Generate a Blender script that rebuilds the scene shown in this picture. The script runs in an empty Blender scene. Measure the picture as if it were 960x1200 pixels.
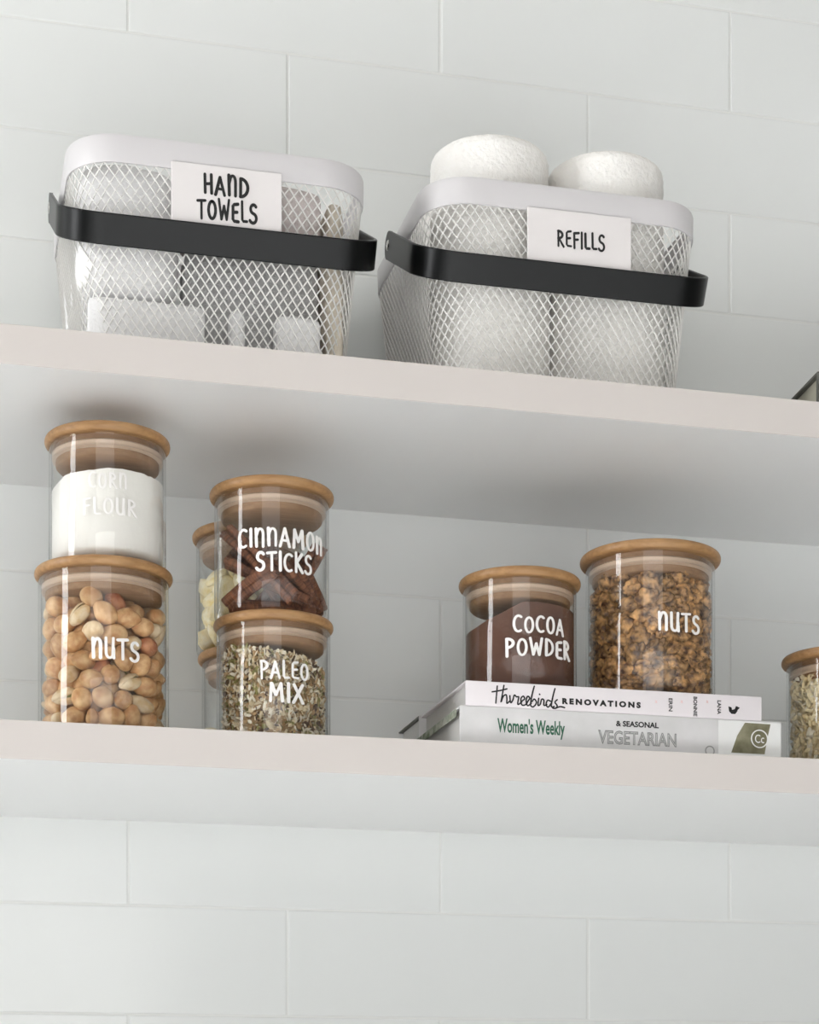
import bpy, bmesh, math, random
import numpy as np
from mathutils import Vector, Matrix, noise
R = math.radians; PI = math.pi
S = bpy.context.scene; C = S.collection

# ---------------------------------------------------------------- camera
TH, DC, F, HOR = 0.24361, 1.84447, 2300.0, 1315.6       # yaw, distance to the wall, focal length px, horizon row
cd = bpy.data.cameras.new('camera'); cam = bpy.data.objects.new('camera', cd); C.objects.link(cam)
cam.location = (0, -DC, 0); cam.rotation_euler = (R(90), 0, -TH)
cd.sensor_fit = 'AUTO'; cd.sensor_width = 36; cd.lens = F / 1200 * 36
cd.shift_y = (HOR - 600) / 1200; cd.clip_start = .01
S.camera = cam
# ---------------------------------------------------------------- world, lights, exposure
w = bpy.data.worlds.new('world'); S.world = w; w.use_nodes = True
wn = w.node_tree.nodes; wn['Background'].inputs[0].default_value = (1.0, .99, .975, 1); wn['Background'].inputs[1].default_value = 0.26
def area(name, loc, target, sx, sy, radiance, col=(1, 1, 1)):
    l = bpy.data.lights.new(name, 'AREA'); l.shape = 'RECTANGLE'; l.size = sx; l.size_y = sy
    l.energy = radiance * PI * sx * sy; l.color = col
    o = bpy.data.objects.new(name, l); C.objects.link(o); o.location = loc
    o.rotation_euler = (Vector(target) - Vector(loc)).to_track_quat('-Z', 'Y').to_euler()
    return o
area('window_daylight_side', (-2.3, -.74, .85), (.3, -.2, .5), .55, 1.7, 27, (.96, .98, 1))
area('glazed_door_daylight', (-.73, -4.6, -.05), (-.73, 0, -.05), 3.0, 1.78, 4.3, (1, .99, .98))
area('high_window_daylight', (.45, -4.6, 2.15), (.45, -.2, .9), .4, 1.7, 4.5, (1, .98, .96))
for i, x in enumerate((-.45, .15, .75, 1.35)):     # added fill spots, bounced off the worktop onto the shelf undersides
    l = bpy.data.lights.new('worktop_bounce_fill', 'SPOT'); l.energy = 12; l.spot_size = R(27); l.spot_blend = .5; l.shadow_soft_size = .03; l.color = (.99, .99, 1)
    o = bpy.data.objects.new('worktop_bounce_fill', l); C.objects.link(o); o.location = (x, -.64, 1.34)
for i, x in enumerate((-1.1, .2, 1.5)):              # more added fill spots, bounced up from the floor behind
    l = bpy.data.lights.new('floor_bounce_fill', 'SPOT'); l.energy = 1200; l.spot_size = R(58); l.spot_blend = .4; l.shadow_soft_size = .05; l.color = (.97, .99, 1)
    o = bpy.data.objects.new('floor_bounce_fill', l); C.objects.link(o); o.location = (x, -2.7, 1.34)
S.view_settings.view_transform = 'Standard'; S.view_settings.look = 'None'
S.view_settings.gamma = 1; S.view_settings.use_curve_mapping = False
S.view_settings.exposure = -0.74
S.cycles.transparent_max_bounces = 32; S.cycles.max_bounces = 10

# ---------------------------------------------------------------- measures (metres)
YF = -0.2934                       # front face of both shelves, the wall is y = 0
ZU, ZUB, ZL, ZLB = 0.6192, 0.5881, 0.3125, 0.2822
def at(x, y, Y):                   # a point of the photograph put on the vertical plane Y
    t = (x - 480) / F; yy = Y + DC
    X = yy * (math.sin(TH) + t * math.cos(TH)) / (math.cos(TH) - t * math.sin(TH))
    return X, (HOR - y) * (X * math.sin(TH) + yy * math.cos(TH)) / F

# ---------------------------------------------------------------- materials
def srgb(r, g, b):
    f = lambda c: (c / 255 / 12.92) if c / 255 <= .04045 else ((c / 255 + .055) / 1.055) ** 2.4
    return (f(r), f(g), f(b), 1)
MATS = {}
def mat(name, col, rough=.5, metal=0, bump=None, var=None, objvar=0, sheen=0, coat=0, spec=.5, sss=0):
    """bump = (scale, strength[, stretch]); var = (scale, other colour[, stretch])"""
    if name in MATS: return MATS[name]
    m = bpy.data.materials.new(name); m.use_nodes = True; nt = m.node_tree; N = nt.nodes; L = nt.links
    b = N['Principled BSDF']; b.inputs['Base Color'].default_value = col; b.inputs['Roughness'].default_value = rough
    b.inputs['Metallic'].default_value = metal; b.inputs['Specular IOR Level'].default_value = spec
    b.inputs['Coat Weight'].default_value = coat; b.inputs['Sheen Weight'].default_value = sheen
    tc = N.new('ShaderNodeTexCoord')
    src = None
    def noi(scale, st, detail=4):
        mp = N.new('ShaderNodeMapping'); mp.inputs['Scale'].default_value = st; L.new(tc.outputs['Object'], mp.inputs[0])
        n = N.new('ShaderNodeTexNoise'); n.inputs['Scale'].default_value = scale; n.inputs['Detail'].default_value = detail
        L.new(mp.outputs[0], n.inputs[0]); return n
    if var:
        n = noi(var[0], var[2] if len(var) > 2 else (1, 1, 1))
        r = N.new('ShaderNodeValToRGB'); r.color_ramp.elements[0].position = .35; r.color_ramp.elements[1].position = .68
        r.color_ramp.elements[0].color = col; r.color_ramp.elements[1].color = var[1]
        L.new(n.outputs['Fac'], r.inputs[0]); src = r.outputs[0]
    if objvar:
        oi = N.new('ShaderNodeObjectInfo'); hs = N.new('ShaderNodeHueSaturation')
        mr = N.new('ShaderNodeMapRange'); mr.inputs['To Min'].default_value = 1 - objvar; mr.inputs['To Max'].default_value = 1 + objvar
        L.new(oi.outputs['Random'], mr.inputs['Value']); L.new(mr.outputs[0], hs.inputs['Value'])
        if src: L.new(src, hs.inputs['Color'])
        else: hs.inputs['Color'].default_value = col
        src = hs.outputs[0]
    if src: L.new(src, b.inputs['Base Color'])
    if bump:
        n = noi(bump[0], bump[2] if len(bump) > 2 else (1, 1, 1), 3)
        bp = N.new('ShaderNodeBump'); bp.inputs['Strength'].default_value = bump[1]; bp.inputs['Distance'].default_value = .002
        L.new(n.outputs['Fac'], bp.inputs['Height']); L.new(bp.outputs[0], b.inputs['Normal'])
    MATS[name] = m; return m
def glass_mat():
    m = bpy.data.materials.new('clear_glass'); m.use_nodes = True; nt = m.node_tree; N = nt.nodes; L = nt.links
    N.remove(N['Principled BSDF']); out = N['Material Output']
    g = N.new('ShaderNodeNewGeometry'); ma = N.new('ShaderNodeMath'); ma.operation = 'MULTIPLY_ADD'
    L.new(g.outputs['Backfacing'], ma.inputs[0]); ma.inputs[1].default_value = 1 / 1.45 - 1.45; ma.inputs[2].default_value = 1.45
    fr = N.new('ShaderNodeFresnel'); L.new(ma.outputs[0], fr.inputs['IOR'])
    tr = N.new('ShaderNodeBsdfTransparent'); tr.inputs[0].default_value = (.985, .99, .987, 1)
    gl = N.new('ShaderNodeBsdfGlossy'); gl.inputs['Roughness'].default_value = .03
    mx = N.new('ShaderNodeMixShader'); L.new(fr.outputs[0], mx.inputs[0]); L.new(tr.outputs[0], mx.inputs[1]); L.new(gl.outputs[0], mx.inputs[2])
    L.new(mx.outputs[0], out.inputs[0]); return m
GLASS = glass_mat()
M_TILE = mat('glazed_tile', srgb(236, 238, 236), .13, bump=(2.2, .12))
M_GROUT = mat('grout', srgb(232, 233, 230), .6)
M_SHELF = mat('white_laminate', srgb(244, 244, 243), .33)
M_EDGE = mat('toned_shelf_front', srgb(210, 203, 198), .45)  # shelf white made darker and warmer, the front's dimmer light put into colour
M_RIM = mat('white_powder_coat', srgb(212, 209, 210), .38)
M_WIRE = mat('white_wire', srgb(228, 226, 222), .45)
M_BLACK = mat('black_handle', srgb(9, 10, 10), .32, spec=.22)
M_STEEL = mat('steel_rivet', srgb(190, 188, 184), .25, metal=1)
M_CARD = mat('white_card', srgb(232, 227, 226), .6)
M_INK = mat('black_ink', srgb(22, 22, 22), .6)
M_VINYL = mat('white_vinyl', srgb(246, 243, 240), .5)
M_PAPER = mat('embossed_paper', srgb(252, 250, 246), .9, bump=(260, .9), var=(60, srgb(249, 246, 241)))
M_TUBE = mat('cardboard', srgb(160, 130, 98), .8)
M_TW = mat('white_terry', srgb(244, 243, 243), .95, bump=(420, .35), sheen=.3)
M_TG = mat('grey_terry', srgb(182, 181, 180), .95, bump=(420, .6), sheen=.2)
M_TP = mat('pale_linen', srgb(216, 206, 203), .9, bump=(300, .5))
M_TB = mat('beige_linen', srgb(216, 206, 190), .9, bump=(300, .5))
M_BAMBOO = mat('bamboo', srgb(170, 131, 88), .42, var=(34, srgb(146, 107, 66), (1, 7, 9)))
M_PLUG = mat('bamboo_plug', srgb(150, 116, 84), .6, var=(34, srgb(132, 98, 68), (1, 7, 9)))
M_SEAL = mat('silicone_seal', srgb(196, 172, 150), .35)
M_FLOUR = mat('flour', srgb(248, 244, 238), .95, bump=(120, .3))
M_COCOA = mat('cocoa', srgb(98, 66, 52), .95, bump=(120, .3))
M_HAZ = mat('hazelnut', srgb(184, 132, 84), .5, var=(1.3, srgb(222, 184, 136)), objvar=.2)
M_ALM = mat('almond', srgb(228, 208, 176), .55, var=(1.5, srgb(205, 172, 126)), objvar=.12)
M_PEA = mat('peanut', srgb(166, 98, 68), .5, var=(1.5, srgb(198, 140, 100)), objvar=.12)
M_KER = mat('pistachio_kernel', srgb(150, 150, 80), .6)
M_WAL = mat('walnut', srgb(72, 42, 24), .5, var=(1.5, srgb(206, 158, 102)), objvar=.35)
M_WALD = mat('walnut_core', srgb(84, 54, 32), .8, var=(90, srgb(150, 106, 66)))
M_CIN = mat('cinnamon_bark', srgb(84, 48, 32), .7, var=(60, srgb(142, 90, 60), (1, 1, 9)), bump=(120, .6, (6, 6, 1)), objvar=.2)
M_PA = [mat('seed_pale', srgb(222, 204, 170), .7), mat('seed_tan', srgb(178, 146, 104), .7), mat('seed_olive', srgb(146, 138, 84), .7),
        mat('seed_dark', srgb(92, 68, 48), .8), mat('seed_white', srgb(236, 226, 206), .7)]
M_CHIP = mat('banana_chip', srgb(250, 240, 212), .6, var=(1.2, srgb(236, 212, 140)), objvar=.08)
M_OAT = mat('oat_flake', srgb(240, 226, 190), .8, var=(60, srgb(222, 196, 146)))
M_BK1 = mat('white_cover', srgb(232, 226, 228), .5)
M_BK2 = mat('marbled_cover', srgb(206, 205, 204), .5, var=(30, srgb(218, 216, 216)))
M_PAGE = mat('page_edges', srgb(214, 212, 208), .8, bump=(500, .6, (.05, .05, 5)))
M_GREEN = mat('leafy_print', srgb(196, 198, 186), .5, var=(90, srgb(62, 84, 30)))
M_INKG = mat('green_ink', srgb(42, 96, 72), .6)
M_INKP = mat('grey_ink', srgb(150, 150, 148), .6)
M_INKK = mat('pink_ink', srgb(232, 196, 192), .6)
M_OLIVE = mat('olive_print', srgb(96, 92, 66), .5, var=(45, srgb(150, 146, 122)))
M_WPRINT = mat('white_print', srgb(228, 228, 226), .5)
M_DKC = mat('dark_grey_cover', srgb(96, 96, 90), .5)
M_CREAM = mat('cream_pages', srgb(206, 202, 184), .8, bump=(500, .6, (.05, .05, 5)))

# ---------------------------------------------------------------- helpers
def link(name, me, parent=None, m=None, smooth=False):
    o = bpy.data.objects.new(name, me); C.objects.link(o)
    if m is not None and not me.materials:
        for x in (m if isinstance(m, (list, tuple)) else [m]): me.materials.append(x)
    if smooth is True: me.polygons.foreach_set('use_smooth', [True] * len(me.polygons))
    elif smooth: me.polygons.foreach_set('use_smooth', [True] * len(me.polygons)); me.set_sharp_from_angle(angle=R(smooth))
    if parent: o.parent = parent
    return o
def bobj(name, bm, m, parent=None, smooth=False):
    me = bpy.data.meshes.new(name); bm.normal_update(); bm.to_mesh(me); bm.free(); return link(name, me, parent, m, smooth)
def pobj(name, v, f, m, parent=None, smooth=False):
    me = bpy.data.meshes.new(name); me.from_pydata([tuple(p) for p in v], [], f); me.update(); return link(name, me, parent, m, smooth)
def tag(o, label=None, cat=None, group=None, kind=None):
    for k, v in (('label', label), ('category', cat), ('group', group), ('kind', kind)):
        if v: o[k] = v
    return o
def thing(name, label, cat, loc=(0, 0, 0), rz=0, group=None):
    o = bpy.data.objects.new(name, None); C.objects.link(o); o.location = loc; o.rotation_euler = (0, 0, rz); o.empty_display_size = .02
    return tag(o, label, cat, group)
def box_bm(x0, x1, y0, y1, z0, z1, bev=0, seg=2, bm=None):
    own = bm or bmesh.new(); b2 = bmesh.new()
    bmesh.ops.create_cube(b2, size=1)
    for v in b2.verts: v.co = ((x0 + x1) / 2 + v.co.x * (x1 - x0), (y0 + y1) / 2 + v.co.y * (y1 - y0), (z0 + z1) / 2 + v.co.z * (z1 - z0))
    if bev: bmesh.ops.bevel(b2, geom=b2.edges[:], offset=bev, segments=seg, profile=.5, affect='EDGES')
    me = bpy.data.meshes.new('t'); b2.to_mesh(me); b2.free(); own.from_mesh(me); bpy.data.meshes.remove(me); return own
def lathe(prof, n=64, cap0=False, cap1=False):
    v, f = [], []
    for r, z in prof:
        for k in range(n): a = 2 * PI * k / n; v.append((r * math.cos(a), r * math.sin(a), z))
    for i in range(len(prof) - 1):
        for k in range(n):
            k2 = (k + 1) % n; f.append((i * n + k, i * n + k2, (i + 1) * n + k2, (i + 1) * n + k))
    if cap0: f.append(tuple(range(n - 1, -1, -1)))
    if cap1: f.append(tuple((len(prof) - 1) * n + k for k in range(n)))
    return v, f
def rrect(w, d, r, n=8):           # rounded rectangle centred on 0: points and outward normals, counter-clockwise from the front left
    P = []
    for cx, cy, a0 in ((w / 2 - r, -d / 2 + r, -90), (w / 2 - r, d / 2 - r, 0), (-w / 2 + r, d / 2 - r, 90), (-w / 2 + r, -d / 2 + r, 180)):
        for k in range(n + 1):
            a = R(a0 + 90 * k / n); P.append((cx + r * math.cos(a), cy + r * math.sin(a), math.cos(a), math.sin(a)))
    return P
def sweep(path, sec, closed=True): # path (x,y,nx,ny[,z]); sec list of (outward, up)
    v, f = [], []; ns = len(sec); n = len(path)
    for p in path:
        z0 = p[4] if len(p) > 4 else 0
        for o, u in sec: v.append((p[0] + p[2] * o, p[1] + p[3] * o, z0 + u))
    for i in range(n if closed else n - 1):
        j = (i + 1) % n
        for k in range(ns): k2 = (k + 1) % ns; f.append((i * ns + k, j * ns + k, j * ns + k2, i * ns + k2))
    if not closed: f.append(tuple(range(ns))[::-1]); f.append(tuple((n - 1) * ns + k for k in range(ns)))
    return v, f

# ---------------------------------------------------------------- the wall of tiles
rnd = random.Random(4)
wall = bobj('wall_back', box_bm(-2.4, 3.2, -.0001, .12, -1.1, 1.36), M_GROUT); tag(wall, kind='structure')
PW, PH, G = .302, .102, .0016
tile_me = []
for half in (0, 1):
    b = box_bm(-(PW - G) / (2 + 2 * half), (PW - G) / (2 + 2 * half), 0, .008, -(PH - G) / 2, (PH - G) / 2, .0011, 2)
    me = bpy.data.meshes.new('tile'); b.to_mesh(me); b.free(); me.materials.append(M_TILE); tile_me.append(me)
S0, Z0 = .18741, .9173
for k in range(-6, 11):            # row k lies between grout line k and k+1 (counted downwards)
    zc = Z0 - PH * (k + .5)
    off = 0 if k % 2 == 0 else PW / 2
    for i in range(-5, 8):
        o = link('tile', tile_me[0], wall); o.location = (S0 + off + PW * (i + .5) + rnd.uniform(-.0003, .0003), -.0008 + rnd.uniform(-.0002, .0002), zc + rnd.uniform(-.0002, .0002))
        o.rotation_euler = (rnd.uniform(-.0012, .0012), 0, rnd.uniform(-.0012, .0012))

ce = bobj('ceiling', box_bm(-2.4, 3.2, -5.2, .12, 1.36, 1.42), mat('ceiling_paint', srgb(206, 204, 200), .9)); tag(ce, kind='structure')
fl = bobj('floor', box_bm(-2.4, 3.2, -5.2, .12, -1.16, -1.10), mat('pale_floor_tile', srgb(226, 226, 226), .5)); tag(fl, kind='structure')
bt = bobj('worktop', box_bm(-2.0, 3.0, -.66, -.0012, -.24, -.20, .002, 2), mat('white_stone', srgb(236, 236, 235), .5)); tag(bt, 'unseen white stone worktop added below both shelves to bounce light upwards', 'worktop')  # out of view, added to throw light up at the shelf undersides
# ---------------------------------------------------------------- shelves
def shelf(z0, z1, label):
    s = thing('wall_shelf', label, 'shelf', (0, YF, z0))
    bobj('board', box_bm(-1.1, 2.0, .0011, -YF - .0010, 0, z1 - z0), M_SHELF, s)
    bobj('toned_front', box_bm(-1.1, 2.0, 0, .0010, 0, z1 - z0, .0004, 2), M_EDGE, s)  # thin front strip carrying the painted dimmer tone of the board's front
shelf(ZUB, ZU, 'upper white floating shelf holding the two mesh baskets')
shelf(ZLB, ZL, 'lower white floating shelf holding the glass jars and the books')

# ---------------------------------------------------------------- stroke lettering
def arc(cx, cy, rx, ry, a0, a1, n=10): return [(cx + rx * math.cos(R(a0 + (a1 - a0) * i / n)), cy + ry * math.sin(R(a0 + (a1 - a0) * i / n))) for i in range(n + 1)]
GL = {  # width, strokes in a box one unit tall
 'A': (.46, [[(.0, 0), (.22, .97)], [(.22, .97), (.45, 0)], [(.08, .34), (.38, .32)]]),
 'C': (.42, [arc(.26, .5, .24, .48, 55, 300, 14)]),
 'D': (.46, [[(.06, .95), (.06, .02)], arc(.06, .49, .36, .46, 88, -92, 14)]),
 'E': (.36, [[(.34, .97), (.12, .93), (.05, .86), (.05, .12), (.12, .03), (.36, .02)], [(.06, .50), (.29, .53)]]),
 'F': (.38, [[(.06, .93), (.08, 0)], [(.06, .93), (.38, .97)], [(.08, .52), (.32, .55)]]),
 'H': (.42, [[(.04, 1), (.06, 0)], [(.36, 1), (.38, 0)], [(.05, .47), (.37, .52)]]),
 'I': (.10, [[(.05, 1), (.06, 0)]]),
 'K': (.42, [[(.05, 1), (.06, 0)], [(.38, .95), (.08, .48)], [(.08, .5), (.42, .0)]]),
 'L': (.34, [[(.05, 1), (.07, .1), (.13, .02), (.34, .03)]]),
 'M': (.56, [[(.04, 0), (.08, 1)], [(.08, 1), (.26, .35)], [(.26, .35), (.46, 1)], [(.46, 1), (.52, 0)]]),
 'N': (.42, [[(.04, 1), (.07, .02)], [(.07, .62)] + arc(.24, .68, .14, .30, 150, 0, 9) + [(.38, 0)]]),
 'O': (.46, [arc(.23, .49, .20, .47, 90, 450, 20)]),
 'P': (.42, [[(.06, .95), (.08, -.08)], arc(.08, .70, .30, .26, 95, -92, 12)]),
 'R': (.44, [[(.06, .95), (.07, 0)], arc(.07, .73, .28, .23, 95, -92, 12), [(.1, .5), (.44, -.03)]]),
 'S': (.40, [arc(.22, .74, .17, .23, 35, 245, 10) + arc(.18, .25, .20, .25, 62, -150, 12)]),
 'T': (.44, [[(.0, .93), (.44, .97)], [(.22, .95), (.23, 0)]]),
 'U': (.42, [[(.04, 1)] + arc(.21, .26, .16, .25, 180, 330, 8) + [(.37, 1)], [(.37, .5), (.40, 0)]]),
 'W': (.60, [[(.0, 1), (.15, .02)], [(.15, .02), (.30, .68)], [(.30, .68), (.45, .02)], [(.45, .02), (.58, 1)]]),
 'X': (.42, [[(.02, 1), (.42, 0)], [(.40, 1), (.0, 0)]]),
}
def ribbon(pts, wd, v, f, lift=0):  # a flat stroke with round ends; v in (u, w, lift)
    pts = [Vector(p) for p in pts]
    b = len(v); n = len(pts); L, Rr = [], []
    for i, p in enumerate(pts):
        d = (pts[min(i + 1, n - 1)] - pts[max(i - 1, 0)]).normalized(); q = Vector((-d.y, d.x)) * wd
        L.append(p + q); Rr.append(p - q)
    def cap(c, d0):
        a0 = math.atan2(d0.y, d0.x); return [c + Vector((math.cos(a0 + PI * k / 5), math.sin(a0 + PI * k / 5))) * wd for k in range(1, 5)]
    # subdivide long straight pieces so they can wrap round a jar
    for i in range(n - 1):
        m = max(1, int((pts[i + 1] - pts[i]).length / .12))
        for j in range(m):
            b = len(v); A0, A1 = L[i].lerp(L[i + 1], j / m), L[i].lerp(L[i + 1], (j + 1) / m); B0, B1 = Rr[i].lerp(Rr[i + 1], j / m), Rr[i].lerp(Rr[i + 1], (j + 1) / m)
            for p in (B0, B1, A1, A0): v.append((p.x, p.y, lift))
            f.append((b, b + 1, b + 2, b + 3))
    for c, s in ((pts[-1], Rr[-1] - pts[-1]), (pts[0], L[0] - pts[0])):
        b = len(v); ring = [c + s] + cap(c, s) + [c - s]
        for p in ring: v.append((p.x, p.y, lift))
        f.append(tuple(range(b, b + len(ring))))
def write(word, width, height, stroke=.055, seed=0):
    """strokes of a word centred on u=0, bottom on w=0"""
    rr = random.Random(seed); x = 0; v, f = [], []; k = 0
    for ch in word:
        wd, st = GL[ch]; h = 1 + rr.uniform(-.06, .06); dy = rr.uniform(-.04, .04)
        for s in st:
            ribbon([(x + p[0], p[1] * h + dy) for p in s], stroke * rr.uniform(.9, 1.15), v, f, .00003 * k); k += 1
        x += wd + .16
    x -= .16
    return [((p[0] / x - .5) * width, p[1] * height, p[2]) for p in v], f
def thicken(v, f, place, t=.00025):
    """both sides and the rim of flat lettering; place(u, w, out) gives a point"""
    n = len(v); V = [place(p[0], p[1], p[2] + t) for p in v] + [place(p[0], p[1], -.0) for p in v]; Fc = list(f)
    for q in f:
        Fc.append(tuple(n + i for i in reversed(q)))
        for a, b in zip(q, q[1:] + q[:1]): Fc.append((b, a, n + a, n + b))
    return V, Fc
def flat(x0, y0, z0): return lambda u, w_, o: (x0 + u, y0 - o, z0 + w_)
def bent(r, ang, z0):               # on a cylinder of radius r round the origin; ang measured from -Y towards +X
    return lambda u, w_, o: ((r + o) * math.sin(ang + u / r), -(r + o) * math.cos(ang + u / r), z0 + w_)
def font_text(name, text, m, parent, loc, width, height, depth=.0002, rot=0, offset=0.0, extrude_outline=False, space=1.0):
    cu = bpy.data.curves.new(name, 'FONT'); cu.body = text; cu.align_x = 'CENTER'; cu.size = 1; cu.offset = offset; cu.space_character = space
    cu.resolution_u = 3
    if extrude_outline: cu.fill_mode = 'NONE'; cu.bevel_depth = .03; cu.bevel_resolution = 0
    else: cu.extrude = .01
    t = bpy.data.objects.new('t', cu); C.objects.link(t); dg = bpy.context.evaluated_depsgraph_get(); dg.update()
    me = bpy.data.meshes.new_from_object(t.evaluated_get(dg)); bpy.data.objects.remove(t); me.name = name
    a = np.array([v.co[:] for v in me.vertices]); mn, mx = a.min(0), a.max(0)
    for v in me.vertices:
        u = ((v.co.x - mn[0]) / (mx[0] - mn[0]) - .5) * width; h = ((v.co.y - mn[1]) / (mx[1] - mn[1]) - .5) * height
        d = (v.co.z - mn[2]) / (mx[2] - mn[2]) * depth
        c, s = math.cos(rot), math.sin(rot); v.co = (loc[0] + u * c - h * s, loc[1] - d, loc[2] + u * s + h * c)
    me.materials.clear(); return link(name, me, parent, m)

# ---------------------------------------------------------------- mesh baskets
BW, BD, BH = .247, .226, .177
def basket(cx, label, words, card, hand_zf, seed):
    cy = YF + .040 + BD / 2
    t = thing('mesh_basket', label, 'basket', (cx, cy, ZU))
    rim = .0225
    sec = [(-.0009, 0), (.0006, 0), (.0012, .002), (.0016, rim - .002), (.0008, rim), (-.0012, rim), (-.0022, rim - .0015), (-.0014, rim - .003)]
    v, f = sweep([(p[0], p[1], p[2], p[3], BH - rim) for p in rrect(BW, BD, .040, 10)], sec)
    pobj('rim', v, f, M_RIM, t, 35)
    # diagonal wires round the tapering wall
    zt, zb = BH - rim + .001, .0015
    P0 = rrect(BW - .002, BD - .002, .039, 10); P1 = rrect(BW - .030, BD - .030, .034, 10)
    seg = [0]
    for a, b in zip(P0, P0[1:] + P0[:1]): seg.append(seg[-1] + math.hypot(b[0] - a[0], b[1] - a[1]))
    per = seg[-1]
    def wall_pt(u, s):               # u along the rim, s 0 top .. 1 bottom
        u %= per; i = int(np.searchsorted(seg, u, side='right')) - 1; i = min(i, len(P0) - 1); k = (u - seg[i]) / (seg[i + 1] - seg[i]); j = (i + 1) % len(P0)
        g = [P0[i][c] + (P0[j][c] - P0[i][c]) * k for c in range(4)]; h = [P1[i][c] + (P1[j][c] - P1[i][c]) * k for c in range(4)]
        q = s ** 1.0
        return Vector((g[0] + (h[0] - g[0]) * q, g[1] + (h[1] - g[1]) * q, zt + (zb - zt) * s)), Vector((g[2], g[3], 0)).normalized()
    NU = 106; du = per / NU; rows = 14; dz = 1 / rows; v, f = [], []; steps = rows * 2
    for sgn in (1, -1):
        for k in range(NU):
            base = len(v)
            for i in range(steps + 1):
                s = i / steps; u = k * du + sgn * s / dz * du
                p, n = wall_pt(u, s); tn = Vector((-n.y, n.x, 0)); wdt = .00058
                bulge = .0004 * sgn
                a = (tn * wdt); b = n * .0005
                for q in (p - a + b + n * bulge, p + a + b + n * bulge, p + a - b + n * bulge, p - a - b + n * bulge): v.append(q)
            for i in range(steps):
                for c in range(4): c2 = (c + 1) % 4; f.append((base + i * 4 + c, base + i * 4 + c2, base + i * 4 + 4 + c2, base + i * 4 + 4 + c))
    o = pobj('wire_wall', v, f, M_WIRE, t); o['kind'] = 'stuff'
    v, f = sweep([(p[0], p[1], p[2], p[3], 0) for p in rrect(BW - .030, BD - .030, .034, 10)], [(-.0012, .0003), (.0012, .0003), (.0012, .0035), (-.0012, .0035)])
    pobj('base_ring', v, f, M_WIRE, t, 35)
    v, f = [], []
    for sgn in (1, -1):
        for k in range(-20, 21):
            c = k * .0125; pts = []
            lim = (BW - .036) / 2, (BD - .036) / 2
            # line x*sgn + y = c
            xs = sorted([max(-lim[0], min(lim[0], sgn * (c - lim[1]))), max(-lim[0], min(lim[0], sgn * (c + lim[1])))])
            if xs[1] - xs[0] < .01: continue
            a = Vector((xs[0], c - sgn * xs[0], .0012)); b = Vector((xs[1], c - sgn * xs[1], .0012)); d = (b - a).normalized(); q = Vector((-d.y, d.x, 0)) * .0007
            i = len(v)
            for e in (a, b):
                for z in (-.0005, .0005): v += [e - q + Vector((0, 0, z)), e + q + Vector((0, 0, z))]
            f += [(i, i + 1, i + 5, i + 4), (i + 3, i + 2, i + 6, i + 7), (i + 1, i + 3, i + 7, i + 5), (i + 2, i, i + 4, i + 6)]
    o = pobj('wire_floor', v, f, M_WIRE, t); o['kind'] = 'stuff'
    # black carrying handle folded forward round the front
    hw = BW / 2 + .0085; front = -BD / 2 - .019; rr = .036; hb = .0240; th = .0030
    path = [(-hw, 0, -1, 0)] + [(-hw, front * q, -1, 0) for q in (.2, .4, .6)]
    path += [(-hw + rr - rr * math.cos(R(a)), front + rr - rr * math.sin(R(a)), -math.cos(R(a)), -math.sin(R(a))) for a in range(0, 91, 9)]
    path += [(x, front, 0, -1) for x in (-.06, 0, .06)]
    path += [(hw - rr + rr * math.sin(R(a)), front + rr - rr * math.cos(R(a)), math.sin(R(a)), -math.cos(R(a))) for a in range(0, 91, 9)]
    path += [(hw, front * q, 1, 0) for q in (.6, .4, .2)] + [(hw, 0, 1, 0)]
    sec = [(-th / 2, -hb / 2 + .0008), (-th / 2 + .0008, -hb / 2), (th / 2 - .0008, -hb / 2), (th / 2, -hb / 2 + .0008), (th / 2, hb / 2 - .0008), (th / 2 - .0008, hb / 2), (-th / 2 + .0008, hb / 2), (-th / 2, hb / 2 - .0008)]
    v, f = sweep(path, sec, False)
    zp = BH - .0135; tilt = math.atan2(zp - hand_zf, -front)
    # the arms end in round ears at the pivots
    n0 = len(v)
    for sx in (-1, 1):
        b = len(v)
        for k in range(17):
            a = R(-90 + 180 * k / 16)
            for oo in (-th / 2, th / 2): v.append((sx * (hw + oo), hb / 2 * math.cos(a) * .98, hb / 2 * math.sin(a)))
        for k in range(16): f.append((b + 2 * k, b + 2 * k + 2, b + 2 * k + 3, b + 2 * k + 1))
        f.append(tuple(b + 2 * k for k in range(17))); f.append(tuple(b + 2 * k + 1 for k in range(16, -1, -1)))
    rot = Matrix.Rotation(tilt, 3, 'X')
    v = [tuple(rot @ Vector(p) + Vector((0, 0, zp))) for p in v]
    tag(pobj('handle', v, f, M_BLACK, t, 35), 'black band handle folded down in front')
    for sx in (-1, 1):
        vv, ff = lathe([(.0001, .0115), (.0035, .0113), (.0052, .0102), (.0058, .0085), (.0048, .0084), (.0042, .0), (.0001, 0)], 24)
        vv = [(sx * (BW / 2 - .0005 + z), x, y + zp) for x, y, z in vv]
        pobj('rivet', vv, ff, M_STEEL, t, 40)
    # paper card
    (x0, z1), (x1, z0) = card
    xm = (x0 + x1) / 2 - cx; yc = -BD / 2 - .0022
    bm = box_bm(xm - (x1 - x0) / 2, xm + (x1 - x0) / 2, yc - .0016, yc + .0004, z0 - .004, z1, .0003, 1)
    cdo = bobj('label_card', bm, M_CARD, t); tag(cdo, 'white card lettered in black by hand')
    for i, (word, wpx, hpx, zc, xo) in enumerate(words):
        vv, ff = write(word, wpx, hpx, .072, seed + i)
        vv, ff = thicken(vv, ff, flat(xm + xo, yc - .0016, zc))
        pobj('hand_lettering', vv, ff, M_INK, cdo)
    return t, cx, cy
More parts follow.
